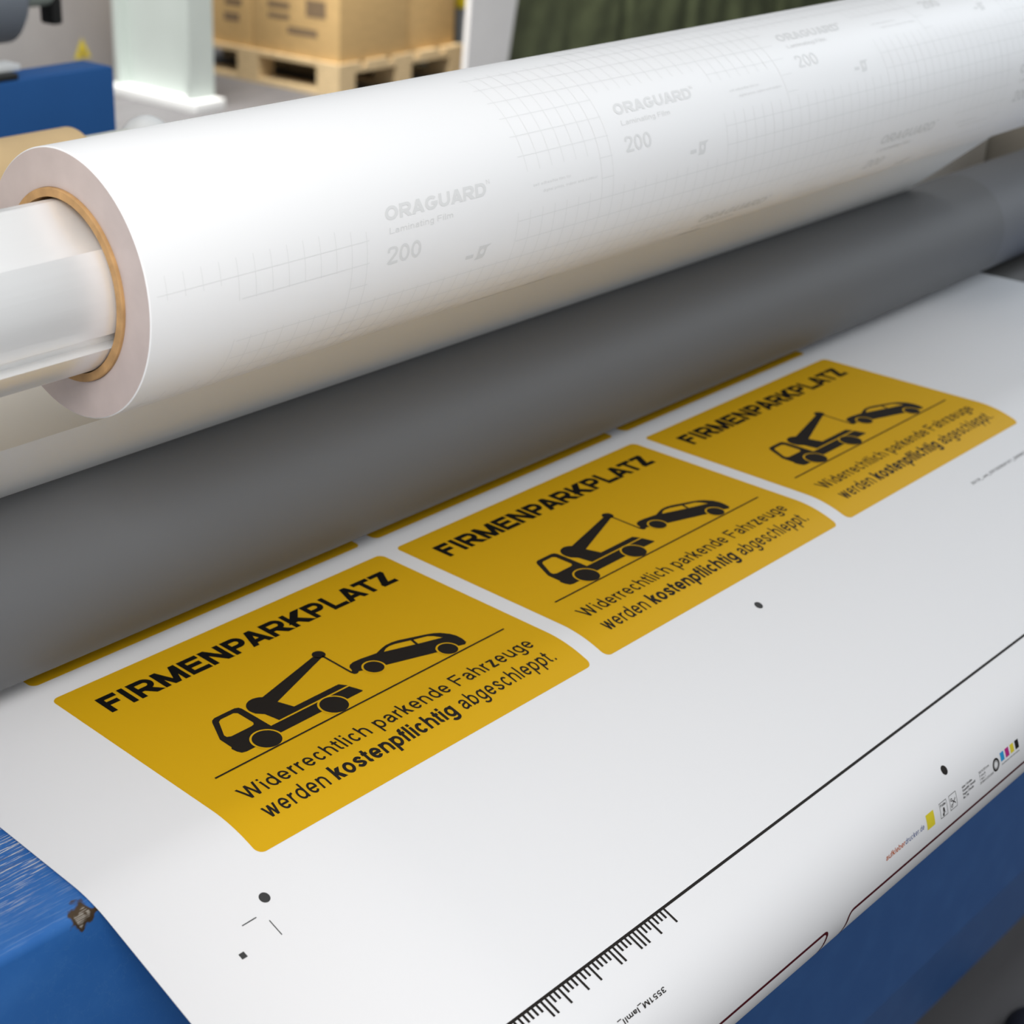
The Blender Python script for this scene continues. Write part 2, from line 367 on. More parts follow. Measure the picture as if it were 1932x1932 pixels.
def ribbon(bm, pts, closed, t, zz=0.0):
    n = len(pts); a, b = [], []
    for i, p in enumerate(pts):
        if closed: q0, q1 = pts[i-1], pts[(i+1) % n]
        else: q0, q1 = pts[max(i-1, 0)], pts[min(i+1, n-1)]
        d1 = Vector((p[0]-q0[0], p[1]-q0[1])); d2 = Vector((q1[0]-p[0], q1[1]-p[1]))
        if d1.length < 1e-9: d1 = d2
        if d2.length < 1e-9: d2 = d1
        d1.normalize(); d2.normalize(); d = (d1+d2)
        d = d1 if d.length < 1e-6 else d.normalized()
        k = 1/max(d.dot(d1), .6); nn = Vector((-d.y, d.x))*t/2*k
        a.append(bm.verts.new((p[0]+nn.x, p[1]+nn.y, zz))); b.append(bm.verts.new((p[0]-nn.x, p[1]-nn.y, zz)))
    for i in range(n if closed else n-1):
        j = (i+1) % n; bm.faces.new((a[i], b[i], b[j], a[j]))
def text_fit(s, x0, x1, base, cap, bold=0.0, shear=0.0, flip=False, space=0.0, stem=None):
    """text from x0 to x1 on base line, capital height cap; v grows downwards"""
    t = stem if stem else (.130 if bold == 0 else (.150 if bold < .015 else (.185 if bold < .04 else .225)))
    bm = bmesh.new(); x = 0.0; prev = ''
    for ch in s:
        base_ch = {'ö': 'o', 'ü': 'u', 'ß': 'b'}.get(ch, ch)
        if base_ch not in WID: base_ch = base_ch.lower() if base_ch.lower() in WID else ('O' if base_ch in 'QSCBJ' else 'N')
        w, R_, Pq = glyph(base_ch, t)
        kern = {'LA': -.02, 'AT': -.10, 'PA': -.10, 'AR': -.02, 'RK': 0, 'TZ': -.0}.get(prev+ch, 0); x += kern
        off = x; zq = 0.0
        for pts, c_ in R_: zq += 8e-6; ribbon(bm, [(px+off, py) for px, py in pts], c_, t, zq)
        for xa, ya, xb, yb_, th_ in Pq:
            q = th_/2*(1.0 if abs(xb-xa) < .01 else min(1.6, math.hypot(xb-xa, yb_-ya)/abs(yb_-ya)))
            zq += 8e-6
            bm.faces.new([bm.verts.new((vx+off, vy, zq)) for vx, vy in ((xa-q, ya), (xa+q, ya), (xb+q, yb_), (xb-q, yb_))])
        x += w+space; prev = ch
    a = min(v.co.x for v in bm.verts); b = max(v.co.x for v in bm.verts)
    for v in bm.verts:
        yy = v.co.y; v.co.x = x0 + (v.co.x-a)/(b-a)*(x1-x0) + shear*yy*cap
        v.co.y = base + yy*cap if flip else base - yy*cap
    return bm
def join(dst, src, off=(0, 0)):
    m = {}
    for v in src.verts: m[v] = dst.verts.new((v.co.x+off[0], v.co.y+off[1], v.co.z))
    for f in src.faces:
        try: dst.faces.new([m[v] for v in f.verts])
        except ValueError: pass
    src.free(); return dst
def rect(x0, y0, x1, y1): return [(x0, y0), (x1, y0), (x1, y1), (x0, y1)]
def rrect(x0, y0, x1, y1, r, n=8):
    pts = []
    for cx, cy_, a0 in ((x1-r, y0+r, -90), (x1-r, y1-r, 0), (x0+r, y1-r, 90), (x0+r, y0+r, 180)):
        for k in range(n+1):
            a = math.radians(a0+90*k/n); pts.append((cx+r*math.cos(a), cy_+r*math.sin(a)))
    return pts
def disc(c, r, n=40): return [(c[0]+r*math.cos(2*math.pi*i/n), c[1]+r*math.sin(2*math.pi*i/n)) for i in range(n)]
def slice_bm(bm, axis, step, lo=-9, hi=9):
    vs = [v.co[axis] for v in bm.verts]
    a, b = max(min(vs), lo), min(max(vs), hi)
    k = math.ceil(a/step)
    while k*step < b:
        no = [0, 0, 0]; no[axis] = 1; co = [0, 0, 0]; co[axis] = k*step
        bmesh.ops.bisect_plane(bm, geom=bm.verts[:]+bm.edges[:]+bm.faces[:], plane_co=co, plane_no=no, dist=1e-7)
        k += 1

# ---------------------------------------------------------------- the sheet's section (y, z) along its length s
SL = 0.35; TH0 = math.atan(SL)
_prof = [(1.72, 0.0)]
def _arc(c, a0, a1, r, n):
    for i in range(1, n+1):
        a = a0+(a1-a0)*i/n; _prof.append((c[0]+r*math.cos(a), c[1]+r*math.sin(a)))
yb, Rb = 1.075, 0.060/math.sin(TH0)
_prof.append((yb, 0.0)); _arc((yb, -Rb), math.pi/2, math.pi/2+TH0, Rb, 24)
ye, ze = _prof[-1]
A = Vector((0.70, ze-SL*(ye-0.70))); _prof.append(tuple(A))
th = math.pi+TH0; nl = Vector((-math.sin(th), math.cos(th)))
mm = Vector((1.914, 1.0)); mn = mm.length; mm /= mn
Rc = (mm.dot(A)-1/mn)/(1-mm.dot(nl)); cc = A+nl*Rc
a0 = math.atan2(A.y-cc.y, A.x-cc.x); _arc((cc.x, cc.y), a0, a0+1.9, Rc, 60)
tx = Vector((_prof[-1][0]-_prof[-2][0], _prof[-1][1]-_prof[-2][1])).normalized()
_prof.append((_prof[-1][0]+tx.x*0.16, _prof[-1][1]+tx.y*0.16))
_cum = [0.0]
for p, q in zip(_prof[:-1], _prof[1:]): _cum.append(_cum[-1]+math.hypot(q[0]-p[0], q[1]-p[1]))
S0 = 0.12      # s = 0 lies at y = 1.6
def on_sheet(x, s, h=0.0):
    t = min(max(s+S0, 0), _cum[-1]-1e-9)
    lo, hi = 0, len(_cum)-1
    while hi-lo > 1:
        m = (lo+hi)//2
        if _cum[m] <= t: lo = m
        else: hi = m
    w = (t-_cum[lo])/(_cum[hi]-_cum[lo]); p, q = _prof[lo], _prof[hi]
    d = Vector((q[0]-p[0], q[1]-p[1])).normalized(); n = Vector((d.y, -d.x))   # outer side
    if n.y < 0 and s < 0.7: n = -n
    return (x, p[0]+(q[0]-p[0])*w+n.x*h, p[1]+(q[1]-p[1])*w+n.y*h)
LAY = 0.00022
def lay_sheet(name, bm, m, layer, parent, step=0.004, **tags):
    """bm holds (x, s); lays it on the sheet, layer by layer"""
    ys = [v.co.y for v in bm.verts]
    if max(ys) > 0.5:
        slice_bm(bm, 1, step, lo=0.515)
    for v in bm.verts: v.co = on_sheet(v.co.x, v.co.y, LAY*layer+v.co.z)
    bmesh.ops.recalc_face_normals(bm, faces=bm.faces)
    # all faces look outwards
    bm.normal_update()
    return from_bm(name, bm, m, parent, None, **tags)

# ================================================================ STRUCTURE
def structure(o): o['kind'] = 'structure'; return o
structure(box('floor', (-14, -8, FZ-0.1), (36, 32, FZ), M_floor))
structure(box('wall_back', (-14, 31.6, FZ), (36, 32, FZ+9), M_wall))
structure(box('wall_right', (35.6, -8, FZ), (36, 31.6, FZ+9), M_wall))

# ================================================================ THE LAMINATOR
YR, ZR, RR, RC, XR = 1.3026, 0.5156, 0.1392, 0.0997, 0.874      # film roll
YG, ZG, RG = 1.4590, 0.1100, 0.1085                             # rubber roller
tb = empty('laminator_table', (1.9, 1.18, FZ), 'blue enamelled steel table of the laminator under the printed sheet', 'table')
bm = bmesh.new()
prof = [(1.335, -0.004), (1.049, -0.004), (1.0445, -0.0048), (1.0405, -0.0075), (1.038, -0.011), (1.037, -0.016), (1.037, -1.322), (1.052, -1.322), (1.052, -0.03), (1.335, -0.03)]
prism_x(bm, prof, 0.0, 4.3); bmesh.ops.recalc_face_normals(bm, faces=bm.faces)
from_bm('worktop', bm, M_blue, tb, 60)
bm = bmesh.new()
prism_x(bm, [(1.0375, -1.3225), (1.075, -1.59), (1.10, -1.59), (1.062, -1.3225)], 0.0, 4.3); bmesh.ops.recalc_face_normals(bm, faces=bm.faces)
from_bm('apron_lip', bm, M_blue, tb, 40)
for x in (0.05, 4.12): box('leg', (x, 1.10, FZ), (x+0.14, 1.24, -0.031), M_blueback, tb, 0.01)

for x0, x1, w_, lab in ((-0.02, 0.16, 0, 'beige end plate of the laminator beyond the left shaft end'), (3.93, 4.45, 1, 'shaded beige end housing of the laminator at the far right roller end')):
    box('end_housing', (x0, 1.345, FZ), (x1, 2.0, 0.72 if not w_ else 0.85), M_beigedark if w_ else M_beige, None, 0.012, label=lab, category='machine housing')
box('rear_cover', (0.17, 1.74, FZ), (3.92, 1.99, 0.425), M_beige, None, 0.01, label='long beige rear cover of the laminator behind the rollers', category='machine cover')

# lower and upper pressure rollers
r = empty('lower_roller', (2.0, YG, -RG-0.002-RG), 'dark rubber lower pressure roller under the sheet edge', 'roller')
bm = bmesh.new(); cyl_x(bm, (YG, -RG-0.003), RG, 0.17, 3.92); from_bm('roller_sleeve', bm, M_dark, r, 40)
r = empty('rubber_roller', (2.0, YG, 0), 'large grey silicone pressure roller pressing on the printed sheet', 'roller')
bm = bmesh.new(); cyl_x(bm, (YG, ZG), RG, 0.21, 3.19, 160); from_bm('roller_sleeve', bm, M_rubber, r, 40)
bm = bmesh.new(); cyl_x(bm, (YG, ZG), RG-0.0006, 3.19, 3.90, 160); from_bm('roller_collar', bm, M_rubber2, r, 40, label='lighter grey end of the roller')

# sloping guide plate between roll and roller
bm = bmesh.new()
g0, g1 = Vector((1.328, 0.3482)), Vector((1.480, 0.2155)); gd = (g1-g0).normalized(); gn = Vector((-gd.y, gd.x))*0.002
prism_x(bm, [tuple(g0), tuple(g1), tuple(g1+gn)], 0.17, 3.0); bmesh.ops.recalc_face_normals(bm, faces=bm.faces)
from_bm('guide_plate', bm, M_guide, None, 40, label='sloping grey beige guide plate between white film roll and grey roller', category='plate')

# shaft with flats and a groove
def shaft_r(a):
    a = (a+180) % 360-180
    if -160 < a < -31: return 0.0885
    if -31 <= a < -19: return 0.0790
    if -19 <= a < 38: return 0.0872
    if 38 <= a < 98: return 0.0755/max(math.cos(math.radians(a-62)), 0.86)
    return 0.0880
angs = []
for a in range(-180, 180, 2): angs.append(float(a))
for b in (-160, -31, -19, 38, 98): angs += [b-0.15, b+0.15]
angs = sorted(set(angs))
prof = [(YR-shaft_r(a)*math.cos(math.radians(a)), ZR-0.0008+shaft_r(a)*math.sin(math.radians(a))) for a in angs]
bm = bmesh.new(); prism_x(bm, prof, 0.165, 3.925); bmesh.ops.recalc_face_normals(bm, faces=bm.faces)
from_bm('roll_shaft', bm, M_alu, None, 25, label='grooved aluminium shaft carrying the white film roll', category='shaft')

# film roll
fr = empty('film_roll', (1.95, YR, ZR-RR), 'big roll of laminating film with white printed release paper', 'roll')
bm = bmesh.new(); tube_x(bm, (YR, ZR), RR, RC, XR, 3.20, 220, mi=0, end_mi=1, inner_mi=1, cham=0.0012)
winding = from_bm('film_winding', bm, [M_roll, M_edge], fr, 30)
bm = bmesh.new(); tube_x(bm, (YR, ZR), RC-0.0003, 0.0905, XR-0.004, 3.204, 160, cham=0.001)
from_bm('cardboard_core', bm, M_card, fr, 30, label='brown cardboard core')
def lay_roll(name, bm, m, layer, parent, **tags):
    """bm holds (x, t): t = arc length above the point facing the operator"""
    slice_bm(bm, 1, 0.006)
    for v in bm.verts:
        a = v.co.y/RR; rr = RR+0.00022*layer+v.co.z
        v.co = (v.co.x, YR-rr*math.cos(a), ZR+rr*math.sin(a))
    return from_bm(name, bm, m, parent, None, **tags)
def up_text(s, x0, x1, base, cap, bold=0.0, shear=0.0):
    b = text_fit(s, x0, x1, 0, cap, bold, shear, flip=True)
    for v in b.verts: v.co.y += base
    return b
cells = []
for i in range(-3, 8):
    for j in range(-3, 4):
        cx = 1.196+0.4265*i+0.215*j; cs = 0.0335+0.0555*i-0.193*j
        if 0.70 < cx < 3.0 and -0.20 < cs < 0.34: cells.append((cx, cs))
brand = bmesh.new()
for cx, cs in cells:
    if cx < XR+0.01 or cx+0.17 > 3.0 or (cx < 1.5 and cs > 0.16): continue  # lettering left out at upper left to imitate washed-out bright light
    join(brand, up_text('ORAGUARD', cx, cx+0.163, cs, 0.0150, 0.05, 0.15))
    join(brand, up_text('®', cx+0.166, cx+0.172, cs+0.012, 0.005))
    join(brand, up_text('Laminating Film', cx+0.004, cx+0.105, cs-0.0145, 0.0065, 0.0, 0.1))
    join(brand, up_text('200', cx, cx+0.053, cs-0.0480, 0.0195, 0.012))
    # small emblem: pennant with a ring
    ex, es = cx+0.148, cs-0.074
    join(brand, shape_bm([[(ex, es), (ex+0.014, es), (ex+0.017, es+0.003), (ex+0.019, es+0.013), (ex+0.026, es+0.0165), (ex+0.005, es+0.0165), (ex+0.004, es+0.003)], disc((ex+0.0115, es+0.009), 0.0036, 16)]))
    join(brand, shape_bm([rect(ex-0.016, es+0.004, ex-0.003, es+0.0085)]))
    if cx+0.37 < 3.0:
        join(brand, up_text('Self adhesive film for', cx+0.245, cx+0.315, cs-0.004, 0.0032))
        join(brand, up_text('digital prints, indoor and outdoor', cx+0.262, cx+0.365, cs-0.013, 0.0032))
lay_roll('brand_print', brand, M_print, 1.4, winding, label='pale grey lettering printed on the white paper')
grid = bmesh.new(); GX, GS = 0.02247, 0.0245
def blocked(x, s):
    if x < 1.42 and s > 0.035-0.12*max(0, x-1.1)+0.06*max(0, x-1.2): return True  # no grid at upper left, imitating light that washes it out
    for cx, cs in cells:
        if cx-0.03 < x < cx+0.215 and cs-0.088 < s < cs+0.034: return True
        if cx+0.215 <= x < cx+0.372 and cs-0.030 < s < cs+0.012: return True
    return False
def quad(bm, x0, s0, x1, s1): bm.faces.new([bm.verts.new((x, s, 0)) for x, s in rect(x0, s0, x1, s1)])
nx = int((3.0-XR)/GX); s_lo, s_hi = -0.20, 0.30
for i in range(nx):
    x = 1.4126-24*GX+i*GX
    if x < XR+0.01 or x > 3.0: continue
    s = s_lo; start = None
    while s < s_hi:
        b = blocked(x, s)
        if not b and start is None: start = s
        if (b or s+0.004 >= s_hi) and start is not None:
            if s-start > 0.008: quad(grid, x-0.00045, start, x+0.00045, s)
            start = None
        s += 0.004
for k in range(-9, 14):
    s = 0.0184-0.0004+k*GS
    if not s_lo < s < s_hi: continue
    x = XR+0.01; start = None
    while x < 3.0:
        b = blocked(x, s)
        if not b and start is None: start = x
        if (b or x+0.005 >= 3.0) and start is not None:
            if x-start > 0.01: quad(grid, start, s-0.00045, x, s+0.00045)
            start = None
        x += 0.005
lay_roll('grid_print', grid, M_print2, 1.0, winding, label='fine pale grid printed on the white paper')

# ================================================================ THE PRINTED SHEET
X_L, X_R = 0.6791, 3.2843
bm = bmesh.new()
ss = [t-S0 for t in _cum]; full = []
for a_, b_ in zip(ss[:-1], ss[1:]):
    n = max(1, int((b_-a_)/0.05)); full += [a_+(b_-a_)*k/n for k in range(n)]
full.append(ss[-1])
rows = []
for s in full:
    rows.append([bm.verts.new(on_sheet(X_L+(X_R-X_L)*k/8, s)) for k in range(9)])
for p, q in zip(rows[:-1], rows[1:]):
    for k in range(8): bm.faces.new((p[k], q[k], q[k+1], p[k+1]))
bmesh.ops.recalc_face_normals(bm, faces=bm.faces); bm.normal_update()
if sum(f.normal.z for f in bm.faces if abs(f.normal.z) > 0.9) < 0: bmesh.ops.reverse_faces(bm, faces=bm.faces)
sheet = from_bm('printed_sheet', bm, M_white, None, 60, label='wide white printed vinyl sheet with three yellow parking signs running under the roller', category='printed sheet')
so = sheet.modifiers.new('thickness', 'SOLIDIFY'); so.thickness = 0.0004; so.offset = -1

K = 0.5487/300; SX0, SPX, ST = 0.8565, 0.5774, 1.6-1.3693
SH = 203.3
def sgn(u, v, i): return (SX0+i*SPX+u*K, ST+v*K)
def to_sign(bm, i):
    for v in bm.verts: v.co.x, v.co.y = sgn(v.co.x, v.co.y, i)
    return bm
def truck_layers():
    def arc(cn, r_, a, b, n=10): return [(cn[0]+r_*math.cos(math.radians(a+(b-a)*k/n)), cn[1]+r_*math.sin(math.radians(a+(b-a)*k/n))) for k in range(n+1)]
    body = bmesh.new()
    cab = [(48.6, 121.6), (49.8, 120.3), (50.0, 109.0), (58.6, 91.3), (60.2, 89.3), (63.0, 88.0), (79.5, 88.0), (81.9, 89.2), (82.8, 91.5), (83.2, 119.0), (126.0, 119.0), (126.0, 128.8), (82.0, 128.8), (75.0, 130.0), (53.5, 130.0), (50.6, 129.0), (49.2, 126.0)]
    win = [(62.3, 93.5), (64.8, 92.0), (75.4, 92.0), (77.4, 93.8), (77.6, 108.4), (76.4, 110.4), (74.0, 111.0), (57.5, 111.0), (55.0, 109.6), (54.9, 107.2)]
    join(body, shape_bm([cab, win]))
    join(body, shape_bm([[(132.0, 119.0), (151.2, 119.0), (154.2, 128.4), (153.4, 129.2), (132.0, 129.2)]]))
    deck = [(84.9, 101.5)] + arc((94.3, 97.3), 9.9, 155, 315, 16) + [(159.2, 75.6), (163.2, 80.4), (104.8, 101.0), (108.7, 112.4), (147.8, 112.4), (151.3, 117.6), (91.2, 117.6), (89.2, 106.4)]
    join(body, shape_bm([deck])); join(body, shape_bm([disc((164.3, 76.1), 4.75)]))
    join(body, shape_bm([[(164.0, 79), (165.7, 79), (165.2, 108.5), (163.5, 108.5)]]))
    car = [(163.8, 108.3), (164.2, 110.4), (165.8, 111.2), (167.6, 110.9), (168.8, 109.9), (172.0, 111.2), (186.4, 116.2), (226.0, 129.0), (240.2, 132.2), (246.5, 134.4), (249.3, 132.8), (250.8, 127.5), (250.9, 122.3), (249.3, 117.5), (245.5, 112.2), (241.8, 109.2), (237.0, 106.9), (217.4, 99.4), (212.0, 98.2), (206.3, 98.1), (201.0, 99.2), (194.0, 101.4), (181.0, 99.3), (174.3, 98.9), (170.2, 100.0), (167.8, 102.2), (166.4, 106.0)]
    w1 = [(199.0, 103.5), (203.0, 101.4), (207.0, 100.7), (212.0, 101.4), (223.2, 105.3), (221.6, 111.2)]
    w2 = [(225.2, 106.0), (235.6, 109.2), (238.6, 111.8), (242.0, 117.6), (223.7, 111.9)]
    join(body, shape_bm([car, w1, w2]))
    return body
WH = (((71.5, 128.4), 9.5), ((128.6, 128.5), 9.5), ((179.9, 113.1), 7.0), ((233.2, 130.6), 7.0))
for i in range(3):
    q = shape_bm([rrect(0, 0, 300, SH, 5.5)])
    pos = ('nearest, at the left of the sheet', 'middle of the three', 'farthest, at the right of the sheet')[i]
    sign = lay_sheet('parking_sign', to_sign(q, i), M_yellow, 1, sheet, label='yellow towing sign, '+pos)
    h = text_fit('FIRMENPARKPLATZ', 20.3, 280.8, 39.0, 19.6, 0.042)
    lay_sheet('heading', to_sign(h, i), M_headblack, 2, sign, label='bold black heading')
    body = truck_layers()
    lay_sheet('tow_truck_pictogram', to_sign(body, i), M_black, 2, sign, label='black tow truck lifting a car')
    for cn, r_ in WH:
        lay_sheet('wheel_outline', to_sign(shape_bm([disc(cn, r_+1.4)]), i), M_yellow, 3, sign)
        lay_sheet('wheel_pictogram', to_sign(shape_bm([disc(cn, r_)]), i), M_black, 4, sign)
    lay_sheet('ground_line', to_sign(shape_bm([rect(21.3, 138.1, 281.4, 139.4)]), i), M_black, 4.6, sign)
    t = text_fit('Widerrechtlich parkende Fahrzeuge', 21.6, 280.4, 168.0, 12.2, 0.0)
    join(t, text_fit('werden', 22.2, 71.6, 186.8, 12.2, 0.0))
    join(t, text_fit('kostenpflichtig', 77.0, 183.5, 186.8, 12.2, 0.030))
    join(t, text_fit('abgeschleppt.', 189.5, 281.3, 186.8, 12.2, 0.0))
    lay_sheet('caption', to_sign(t, i), M_black, 2, sign, label='two lines of black lettering')
    q = shape_bm([rrect(0, -20.6-SH, 300, -20.6, 5.5)])
    # only the lower part of the next row reaches out from under the roller
    lay_sheet('next_sign_row', to_sign(q, i), M_yellow, 1, sheet, label='lower edge of a yellow sign half under the roller')
def mark(name, loops, m, layer=1, **t): return lay_sheet(name, shape_bm(loops), m, layer, sheet, 0.004, **t)
for x, s in ((0.8276, 0.6457), (1.7114, 0.6468), (1.6965, 0.9600)): mark('register_dot', [disc((x, s), 0.0061)], M_greyink if s < 0.7 else M_black)
mark('crop_mark', [rect(0.7868, 0.6587, 0.8055, 0.6599)], M_greyink)
mark('crop_mark', [rect(0.8137, 0.6690, 0.8149, 0.6886)], M_greyink)
mark('crop_mark', [rect(0.7628, 0.6826, 0.7696, 0.6892)], M_greyink)
SB = 0.8885
mark('cut_line', [rect(X_L+0.05, SB-0.0018, X_R-0.03, SB+0.0015)], M_black)
ru = bmesh.new(); x = 1.190; k = 0
pat = '1000100111000110000100100010011000011100001110001001110010001110000100'
while x > X_L+0.06:
    L_ = 0.0205 if pat[k % len(pat)] == '1' else 0.0105
    quad(ru, x-0.0015, SB, x+0.0015, SB+L_); x -= 0.0068; k += 1
lay_sheet('barcode_scale', ru, M_black, 1.2, sheet, label='row of long and short black code strokes')
lay_sheet('job_number', text_fit('3551M_lamII_425', 1.1170, 1.0325-0.012, 0.9505, 0.0056, 0.02, flip=True), M_black, 1, sheet, label='upside down job number')
lay_sheet('file_name', text_fit('2019_juni_03150304101_200901', 2.3010, 2.4850, 0.6568, 0.0050, 0.01), M_greyink, 1, sheet, label='tiny grey file name')
SRED = 1.031
def bent_line(pts, w):
    b = bmesh.new()
    L_, R_ = [], []
    for i, p in enumerate(pts):
        q0 = Vector(pts[max(i-1, 0)]); q1 = Vector(pts[min(i+1, len(pts)-1)]); d = (q1-q0).normalized(); n = Vector((-d.y, d.x))*w/2
        L_.append(b.verts.new((p[0]+n.x, p[1]+n.y, 0))); R_.append(b.verts.new((p[0]-n.x, p[1]-n.y, 0)))
    for i in range(len(pts)-1): b.faces.new((L_[i], L_[i+1], R_[i+1], R_[i]))
    return b
def corner(cx, cs, r_, a, b, n=10): return [(cx+r_*math.cos(math.radians(a+(b-a)*k/n)), cs+r_*math.sin(math.radians(a+(b-a)*k/n))) for k in range(n+1)]
lay_sheet('red_outline', bent_line([(0.80, SRED), (1.0, SRED), (1.2, SRED)]+corner(1.3975-0.009, SRED+0.009, 0.009, -90, 0)+[(1.3975, 1.08), (1.3975, 1.14)], 0.0042), M_darkred, 1.2, sheet, label='dark red outline of the next print at the fold')
lay_sheet('red_outline', bent_line([(1.4445, 1.14), (1.4445, 1.08)]+corner(1.4445+0.009, SRED+0.009, 0.009, 180, 270)+[(1.6, SRED), (2.4, SRED)], 0.0042), M_darkred, 1.2, sheet, label='dark red outline running off to the right')
# printer's imprint beside the fold
lay_sheet('web_address', text_fit('aufkleber', 1.5258, 1.5705, 1.0035, 0.0068, 0.012, 0.15), M_orange, 1, sheet, label='orange part of the web address')
lay_sheet('web_address', text_fit('drucker.de', 1.5715, 1.6170, 1.0035, 0.0068, 0.0, 0.15), M_bluegrey, 1, sheet, label='blue grey part of the web address')
mark('yellow_square', [rect(1.6243, 0.9897, 1.6430, 1.0090)], M_yel2)
for x0 in (1.6578, 1.6823):
    mark('icon_frame', [rect(x0, 0.9893, x0+0.0178, 1.0092), rect(x0+0.0006, 0.9900, x0+0.0172, 1.0085)], M_black)
ic = text_fit('Folie', 1.6602, 1.6728, 0.9950, 0.0034, 0.02)
join(ic, shape_bm([[(1.6635, 1.0078), (1.6665, 1.0078), (1.6672, 1.004), (1.669, 1.0015), (1.6683, 0.9975), (1.6658, 0.9968), (1.6648, 1.0), (1.6655, 1.003), (1.6632, 1.005)]]))
join(ic, bent_line([(1.6682, 1.002), (1.6705, 1.0052)], 0.0006))
lay_sheet('icon', ic, M_black, 1, sheet)
ic = shape_bm([disc((1.6868, 0.9962), 0.0022, 16), disc((1.6868, 0.9962), 0.0012, 16)]); join(ic, shape_bm([disc((1.6868, 1.0042), 0.0022, 16), disc((1.6868, 1.0042), 0.0012, 16)]))
join(ic, bent_line([(1.6883, 0.9975), (1.6965, 1.0035)], 0.0013)); join(ic, bent_line([(1.6883, 1.0028), (1.6965, 0.9965)], 0.0013))
lay_sheet('icon', ic, M_black, 1, sheet)
tx_ = bmesh.new()
for k, (s, w_) in enumerate((('Size / Größe', 0.0265), ('Quantity / Anzahl', 0.0335), ('Pages / Drucke', 0.0280), ('No. / Nr.', 0.0150))):
    join(tx_, text_fit(s, 1.7158, 1.7158+w_, 0.9938+0.0047*k, 0.0032, 0.02))
for k, (s, w_) in enumerate((('300 x 200 mm', 0.0275), ('3 Stück', 0.0160), ('1 von 1', 0.0150), ('20190615 0315 2009', 0.0360))):
    join(tx_, text_fit(s, 1.7607, 1.7607+w_, 0.9938+0.0047*k, 0.0032, 0.0))
lay_sheet('order_data', tx_, M_greyink, 1, sheet, label='block of tiny order lines')
mark('control_ring', [disc((1.8056, 0.9993), 0.0088), disc((1.8056, 0.9993), 0.0062)], M_black)
mark('control_ring', [disc((1.8056, 0.9993), 0.0063), disc((1.8056, 0.9993), 0.0040)], M_midgrey, 0.8)
for x0, m_ in ((1.8193, M_cyan), (1.8330, M_magenta), (1.8467, M_yel2), (1.8603, M_black)):
    mark('colour_patch', [rect(x0, 0.9893, x0+0.0096, 1.0010)], m_, label='%s colour patch' % m_.name.split('_')[0])
lay_sheet('small_print', text_fit('Druckfarben nach Euroskala', 1.8204, 1.8697, 1.0062, 0.0022), M_greyink, 1, sheet)

# ================================================================ FLOOR NEAR THE MACHINE
bm = bmesh.new()
cx, cyy = 3.51, 1.01
for k, (z_, r_) in enumerate(((FZ, 0.076), (FZ+0.015, 0.080), (FZ+0.04, 0.076), (FZ+0.058, 0.058), (FZ+0.066, 0.030))):
    vs = [bm.verts.new((cx+1.25*r_*math.cos(2*math.pi*i/40), cyy+r_*math.sin(2*math.pi*i/40), z_)) for i in range(40)]
    if k:
        for i in range(40): bm.faces.new((pv[i], pv[(i+1) % 40], vs[(i+1) % 40], vs[i]))
    else: bm.faces.new(vs[::-1])
    pv = vs
bm.faces.new(pv)
from_bm('foot_pedal', bm, M_navy, None, 60, label='dark navy rounded foot pedal on the floor below the blue apron', category='foot pedal')

# ================================================================ BEHIND THE LAMINATOR
# blue beam of the next machine
bb = empty('blue_beam', (1.3, 3.55, FZ), 'blue enamelled machine beam behind the left end of the film roll', 'machine beam')
box('beam_body', (-0.6, 3.40, -0.25), (2.476, 3.53, 0.280), M_blueback, bb, 0.012)
for x in (-0.2, 2.0): box('beam_leg', (x, 3.42, FZ), (x+0.25, 3.52, -0.25), M_blueback, bb, 0.01)
cl = empty('clamp_bar', (2.0, 3.47, 0.280), 'white clamp bar with dark underside lying on the blue beam', 'bar')
box('bar', (1.75, 3.43, 0.2955), (2.215, 3.50, 0.312), M_whitepl, cl, 0.004)
box('pad', (1.75, 3.405, 0.2805), (2.19, 3.49, 0.295), M_blackpl, cl, 0.002)
rr_ = empty('rear_roller', (1.6, 4.1, 0.22), 'grey steel roller with black crank lever above the blue beam', 'roller')
bm = bmesh.new(); cyl_x(bm, (4.12, 0.378), 0.138, 0.3, 2.63, 64, bev=0.02); from_bm('barrel', bm, M_steelroll, rr_, 40)
bm = bmesh.new(); cyl_x(bm, (4.12, 0.392), 0.062, 2.63, 2.76, 48); from_bm('journal', bm, M_boss, rr_, 40, label='green grey journal')
box('crank_lever', (2.762, 4.085, 0.275), (2.80, 4.155, 0.56), M_blackpl, rr_, 0.012, label='black crank lever')
box('bearing_block', (1.2, 3.95, -0.25), (1.5, 4.3, 0.26), M_blueback, rr_, 0.01)
# kraft tube and pale tube behind the film roll
bm = bmesh.new(); tube_x(bm, (2.35, 0.311), 0.097, 0.078, 0.2, 1.618, 72, cham=0.006)
from_bm('kraft_tube', bm, M_tube, None, 40, label='tan kraft paper tube lying behind the film roll end', category='tube')
ps = empty('pale_rod', (1.75, 2.35, 0.2), 'pale rod with a white ball knob sticking out of the tan tube', 'rod')
bm = bmesh.new(); cyl_x(bm, (2.35, 0.311), 0.0755, 0.3, 1.772, 64, bev=0.006); from_bm('rod', bm, M_pale, ps, 40)
bm = bmesh.new(); bmesh.ops.create_uvsphere(bm, u_segments=32, v_segments=20, radius=0.05); bmesh.ops.translate(bm, verts=bm.verts, vec=(1.775, 2.35, 0.356)); from_bm('ball_knob', bm, M_whitepl, ps, 60, label='white ball knob')
for x in (0.35, 1.1): box('cradle', (x, 2.27, -0.4), (x+0.12, 2.43, 0.212), M_beige, ps)

